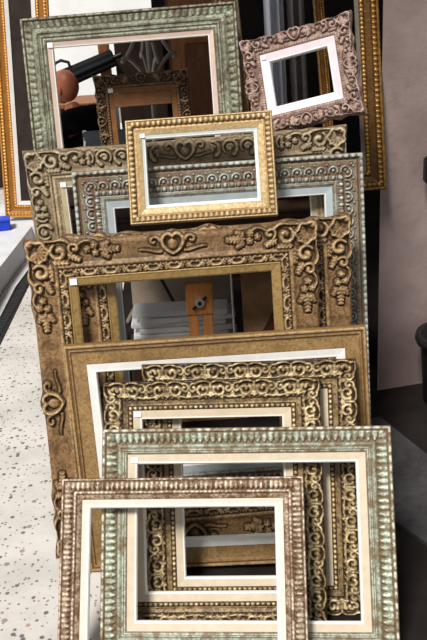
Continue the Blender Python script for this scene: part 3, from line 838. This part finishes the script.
# tubular metal chair beside the man
ch = empty('chair', (-.455, 5.05, .0), math.pi); tag(ch, 'tubular metal chair with dark seat to the right of the bald man', 'chair')
chrome = plain('grey_chrome', (186, 182, 178), .3, .05, metal=.5)
for sx in (-.19, .19):
    q = MB(); q.tube([(sx, .2, .0), (sx, .2, .40), (sx, .19, .62), (sx, .15, .72)], .012, 8); q.build('rear_leg', chrome, ch)
    pts = [(sx, -.2, 0), (sx, -.2, .38)]+[(sx, -.2+.06*(1-math.cos(t)), .38+.06*math.sin(t)) for t in np.linspace(0, math.pi/2, 6)]+[(sx, .2, .44)]
    q = MB(); q.tube(pts, .012, 8); q.build('front_leg', chrome, ch)
q = MB(); q.box((0, 0, .455), (.40, .42, .03), bev=.01); q.build('seat', plain('dark_vinyl', (34, 40, 44), .5, .1), ch)
q = MB(); q.box((0, .17, .66), (.40, .02, .12), bev=.008); q.build('backrest', plain('dark_vinyl_back', (38, 44, 48), .5, .1), ch)
ct = empty('market_counter', (-1.15, 6.78, 0)); tag(ct, 'dark brown market counter behind the bald man in the bright gap', 'counter')
q = MB(); q.box((0, 0, .585), (1.1, .40, .03), bev=.004); q.build('counter_top', wood_mid, ct)
q = MB(); q.box((0, .02, .285), (1.04, .32, .57), bev=.004); q.build('cabinet', wood_red, ct)
pr = empty('folded_parasol', (-3.23, 6.34, 0)); tag(pr, 'black folded parasol leaning diagonally against the wooden post in the bright gap', 'parasol')
a0 = Vector((0, 0, .03)); a1 = Vector((2.62, 0, .925)); dirv = (a1-a0).normalized()
q = MB(); q.tube([a0, a1+dirv*.10], .016, 10); q.build('pole', plain('black_pole', (16, 16, 17), .4), pr)
q = MB(); q.tube([(-.99+3.23, -.02, .88), (-.975+3.23, -.02, .928), (-.935+3.23, -.02, .944), (-.885+3.23, -.02, .928), (-.875+3.23, -.02, .88)], .011, 8); q.build('carrying_loop', plain('black_webbing', (15, 15, 16), .7), pr)
V = []; nn = 40; mm = 24
xa = dirv.cross(Vector((0, 0, 1))).normalized(); ya = xa.cross(dirv)
Fc = []
for i in range(mm+1):
    t = i/mm; c = a0+dirv*(.45+2.36*t); r0 = .085*(1-t*.4)*(.75+.25*math.sin(min(1, t*3)*math.pi/2))
    for kx in range(nn):
        qa = 2*math.pi*kx/nn; rr = r0*(1+.16*math.cos(8*qa)); V.append(c+rr*(math.cos(qa)*xa+math.sin(qa)*ya))
for i in range(mm):
    for kx in range(nn): Fc.append((i*nn+kx, i*nn+(kx+1) % nn, (i+1)*nn+(kx+1) % nn, (i+1)*nn+kx))
q = MB(); q.add(V, Fc, True); q.add(V[:nn], [tuple(range(nn))]); q.add(V[-nn:], [tuple(range(nn))]); q.build('folded_canopy', plain('black_canvas', (14, 14, 16), .9, .2), pr)

# pale curtain in the opening behind the tilted frame
cu = empty('curtain', (.33, 3.72, .92)); tag(cu, 'pale draped curtain hanging in the dark opening behind the tilted frame', 'curtain')
def drape(name, x0, x1, dx, z0, z1, mat):
    V = []; Fc = []; nx, nz = 40, 24
    for s_ in (0, 1):
        for j in range(nz+1):
            for i in range(nx+1):
                u = i/nx; v = j/nz
                sway = dx*(1-v)**1.5
                V.append((x0+(x1-x0)*u+sway, .025*math.sin(u*14+v*1.5)+s_*.004, z0+(z1-z0)*v))
    B2 = (nx+1)*(nz+1)
    for j in range(nz):
        for i in range(nx):
            a = j*(nx+1)+i; Fc += [(a, a+1, a+nx+2, a+nx+1), (B2+a, B2+a+nx+1, B2+a+nx+2, B2+a+1)]
    q = MB(); q.add(V, Fc, True); return q.build(name, mat, cu)
drape('white_panel', -.055, .025, .03, -.85, 1.4, plain('white_curtain_cloth', (240, 242, 250), .8, .05))
drape('grey_panel', .03, .10, .06, -.85, 1.4, plain('grey_curtain_cloth', (176, 168, 164), .8, .12))
q = MB(); q.tube([(-.30, 0, 1.41), (.30, 0, 1.41)], .012, 10); q.build('rod', wood_dk, cu)

# ------------------------------------------------------------------ seated bald man
def skin_obj(name, verts, edges, radii, mat, parent=None, sub=2, root=0):
    me = bpy.data.meshes.new(name); me.from_pydata(verts, edges, []); me.update()
    o = link(name, me, mat, parent)
    o.modifiers.new('Skin', 'SKIN').use_smooth_shade = True
    sv = me.skin_vertices[0].data if len(me.skin_vertices) else None
    if sv is None:
        bpy.context.view_layer.objects.active = o
        bpy.ops.object.modifier_add(type='SKIN'); sv = me.skin_vertices[0].data
    for i, r in enumerate(radii):
        sv[i].radius = (r, r) if isinstance(r, float) else r
        sv[i].use_root = (i == root)
    md = o.modifiers.new('Sub', 'SUBSURF'); md.levels = sub; md.render_levels = sub
    return o
def man():
    st = empty('low_stool', (-.78, 5.92, 0)); tag(st, 'low wooden stool under the seated bald man', 'stool')
    q = MB(); q.box((0, 0, .105), (.30, .28, .03), bev=.01); q.build('seat', wood_mid, st)
    for x in (-.14, .14):
        for y in (-.12, .12):
            q = MB(); q.tube([(x, y, 0), (x*.9, y*.9, .092)], .016, 8); q.build('leg', wood_mid, st)
    # body faces left and away; coordinates in the man's own frame: -x is forward
    V = [(0, 0, .27), (-.03, 0, .38), (-.07, 0, .52), (-.09, 0, .60), (-.105, 0, .67), (-.12, 0, .71)]
    Rr = [(.11, .13), (.10, .12), (.10, .13), (.06, .09), (.048, .052), (.05, .052)]
    Eg = [(0, 1), (1, 2), (2, 3), (3, 4), (4, 5)]
    for s in (-1, 1):
        b = len(V)
        V += [(-.085, s*.165, .575), (-.12, s*.235, .40), (-.30, s*.20, .33), (-.36, s*.17, .32)]
        Rr += [.045, .042, .038, .03]
        Eg += [(3, b), (b, b+1), (b+1, b+2), (b+2, b+3)]
        h0 = b+3
        for k, (dy, ln) in enumerate(((-.03, .07), (-.01, .08), (.01, .075), (.028, .06))):
            c = len(V); V += [(-.395, s*.17+dy, .318), (-.395-ln*.5, s*.17+dy*1.1, .312), (-.395-ln*.85, s*.17+dy*1.1, .292)]; Rr += [.011, .009, .008]
            Eg += [(h0, c), (c, c+1), (c+1, c+2)]
        c = len(V); V += [(-.37, s*.17-s*.035, .325), (-.40, s*.17-s*.055, .31)]; Rr += [.012, .009]; Eg += [(h0, c), (c, c+1)]
        l = len(V)
        V += [(-.02, s*.095, .25), (-.40, s*.15, .42), (-.33, s*.14, .10), (-.33, s*.14, .045), (-.50, s*.15, .035)]
        Rr += [.085, .062, .045, .04, .032]
        Eg += [(0, l), (l, l+1), (l+1, l+2), (l+2, l+3), (l+3, l+4)]
    skin = plain('ruddy_skin', (164, 92, 62), .5, .12, 14)
    body = skin_obj('person', V, Eg, Rr, skin)
    body.location = (-.76, 5.92, 0); body.rotation_euler = (0, 0, math.radians(-35))
    tag(body, 'bald person in black clothes sitting low on a stool in the bright gap at left', 'person')
    # head: ellipsoid cranium, jaw, nose, ears, eyes, joined to the neck
    q = MB(); q.ellipsoid((-.145, 0, .815), (.098, .076, .105), 28, 18); q.ellipsoid((-.185, 0, .755), (.058, .052, .058), 20, 12)
    q.ellipsoid((-.24, 0, .79), (.018, .013, .026), 12, 8)
    for s in (-1, 1): q.ellipsoid((-.135, s*.077, .795), (.02, .009, .032), 12, 8)
    q.ellipsoid((-.238, 0, .748), (.008, .024, .008), 12, 6)
    hd = q.build('head', skin, body)
    m_eye = plain('dark_eye', (40, 30, 26), .3)
    for s in (-1, 1):
        q = MB(); q.ellipsoid((-.232, s*.03, .812), (.009, .013, .009), 10, 6); q.build('eye', m_eye, hd)
    blk = plain('black_cloth', (14, 14, 16), .95, .2, spec=.1)
    Vt = [(0, 0, .24), (-.03, 0, .38), (-.07, 0, .52), (-.09, 0, .62), (-.105, 0, .69)]
    Rt = [(.145, .17), (.14, .165), (.15, .185), (.14, .19), (.08, .085)]
    Et = [(0, 1), (1, 2), (2, 3), (3, 4)]
    for s in (-1, 1):
        b = len(Vt); Vt += [(-.085, s*.17, .595), (-.12, s*.235, .40), (-.27, s*.205, .338)]; Rt += [.09, .068, .054]; Et += [(3, b), (b, b+1), (b+1, b+2)]
    skin_obj('shirt', Vt, Et, Rt, blk, body)
    Vp = [(0, 0, .262)]; Rp = [(.14, .17)]; Ep = []
    for s in (-1, 1):
        b = len(Vp); Vp += [(-.02, s*.095, .252), (-.40, s*.15, .42), (-.33, s*.14, .10)]; Rp += [.095, .074, .058]; Ep += [(0, b), (b, b+1), (b+1, b+2)]
    skin_obj('trousers', Vp, Ep, Rp, plain('charcoal_cloth', (26, 26, 30), .9, .2), body)
    for s in (-1, 1):
        q = MB(); q.ellipsoid((-.42, s*.146, .04), (.135, .05, .04), 16, 10); q.build('shoe', plain('black_shoe', (20, 18, 18), .4), body)
man()

# ------------------------------------------------------------------ light, world, camera
w = bpy.data.worlds.new('World'); S.world = w; w.use_nodes = True
nt = w.node_tree; bg = nt.nodes['Background']
tc = nd(nt, 'ShaderNodeTexCoord'); sp = nd(nt, 'ShaderNodeSeparateXYZ'); nt.links.new(tc.outputs['Generated'], sp.inputs[0])
fz = ramp(nt, sp.outputs['Z'], -.1, .8)
nt.links.new(mix(nt, fz, (.96, .97, 1.0), (.90, .94, 1.0)), bg.inputs['Color'])
bg.inputs['Strength'].default_value = .36
sl = bpy.data.lights.new('sun', 'SUN'); sl.energy = 4.0; sl.angle = math.radians(14); sl.color = (1, .97, .93)
so = bpy.data.objects.new('sun', sl); COL.objects.link(so)
so.rotation_euler = Vector((.32, .58, -.92)).to_track_quat('-Z', 'Y').to_euler()

cam = bpy.data.cameras.new('camera'); co = bpy.data.objects.new('camera', cam); COL.objects.link(co)
p, r, fpx = .4080, .0655, 879.72
R0 = Vector((1, 0, 0)); U0 = Vector((0, math.sin(p), math.cos(p))); F0 = Vector((0, math.cos(p), -math.sin(p)))
Rc = math.cos(r)*R0-math.sin(r)*U0; Uc = math.sin(r)*R0+math.cos(r)*U0
M = Matrix.Identity(4)
for i in range(3): M[i][0] = Rc[i]; M[i][1] = Uc[i]; M[i][2] = -F0[i]
M[2][3] = 1.65
co.matrix_world = M
cam.sensor_fit = 'VERTICAL'; cam.sensor_height = 36; cam.lens = fpx/640*36; cam.clip_start = .05
S.camera = co
S.view_settings.view_transform = 'Standard'; S.view_settings.look = 'None'
S.view_settings.exposure = 0.1; S.view_settings.gamma = 1.0; S.view_settings.use_curve_mapping = False
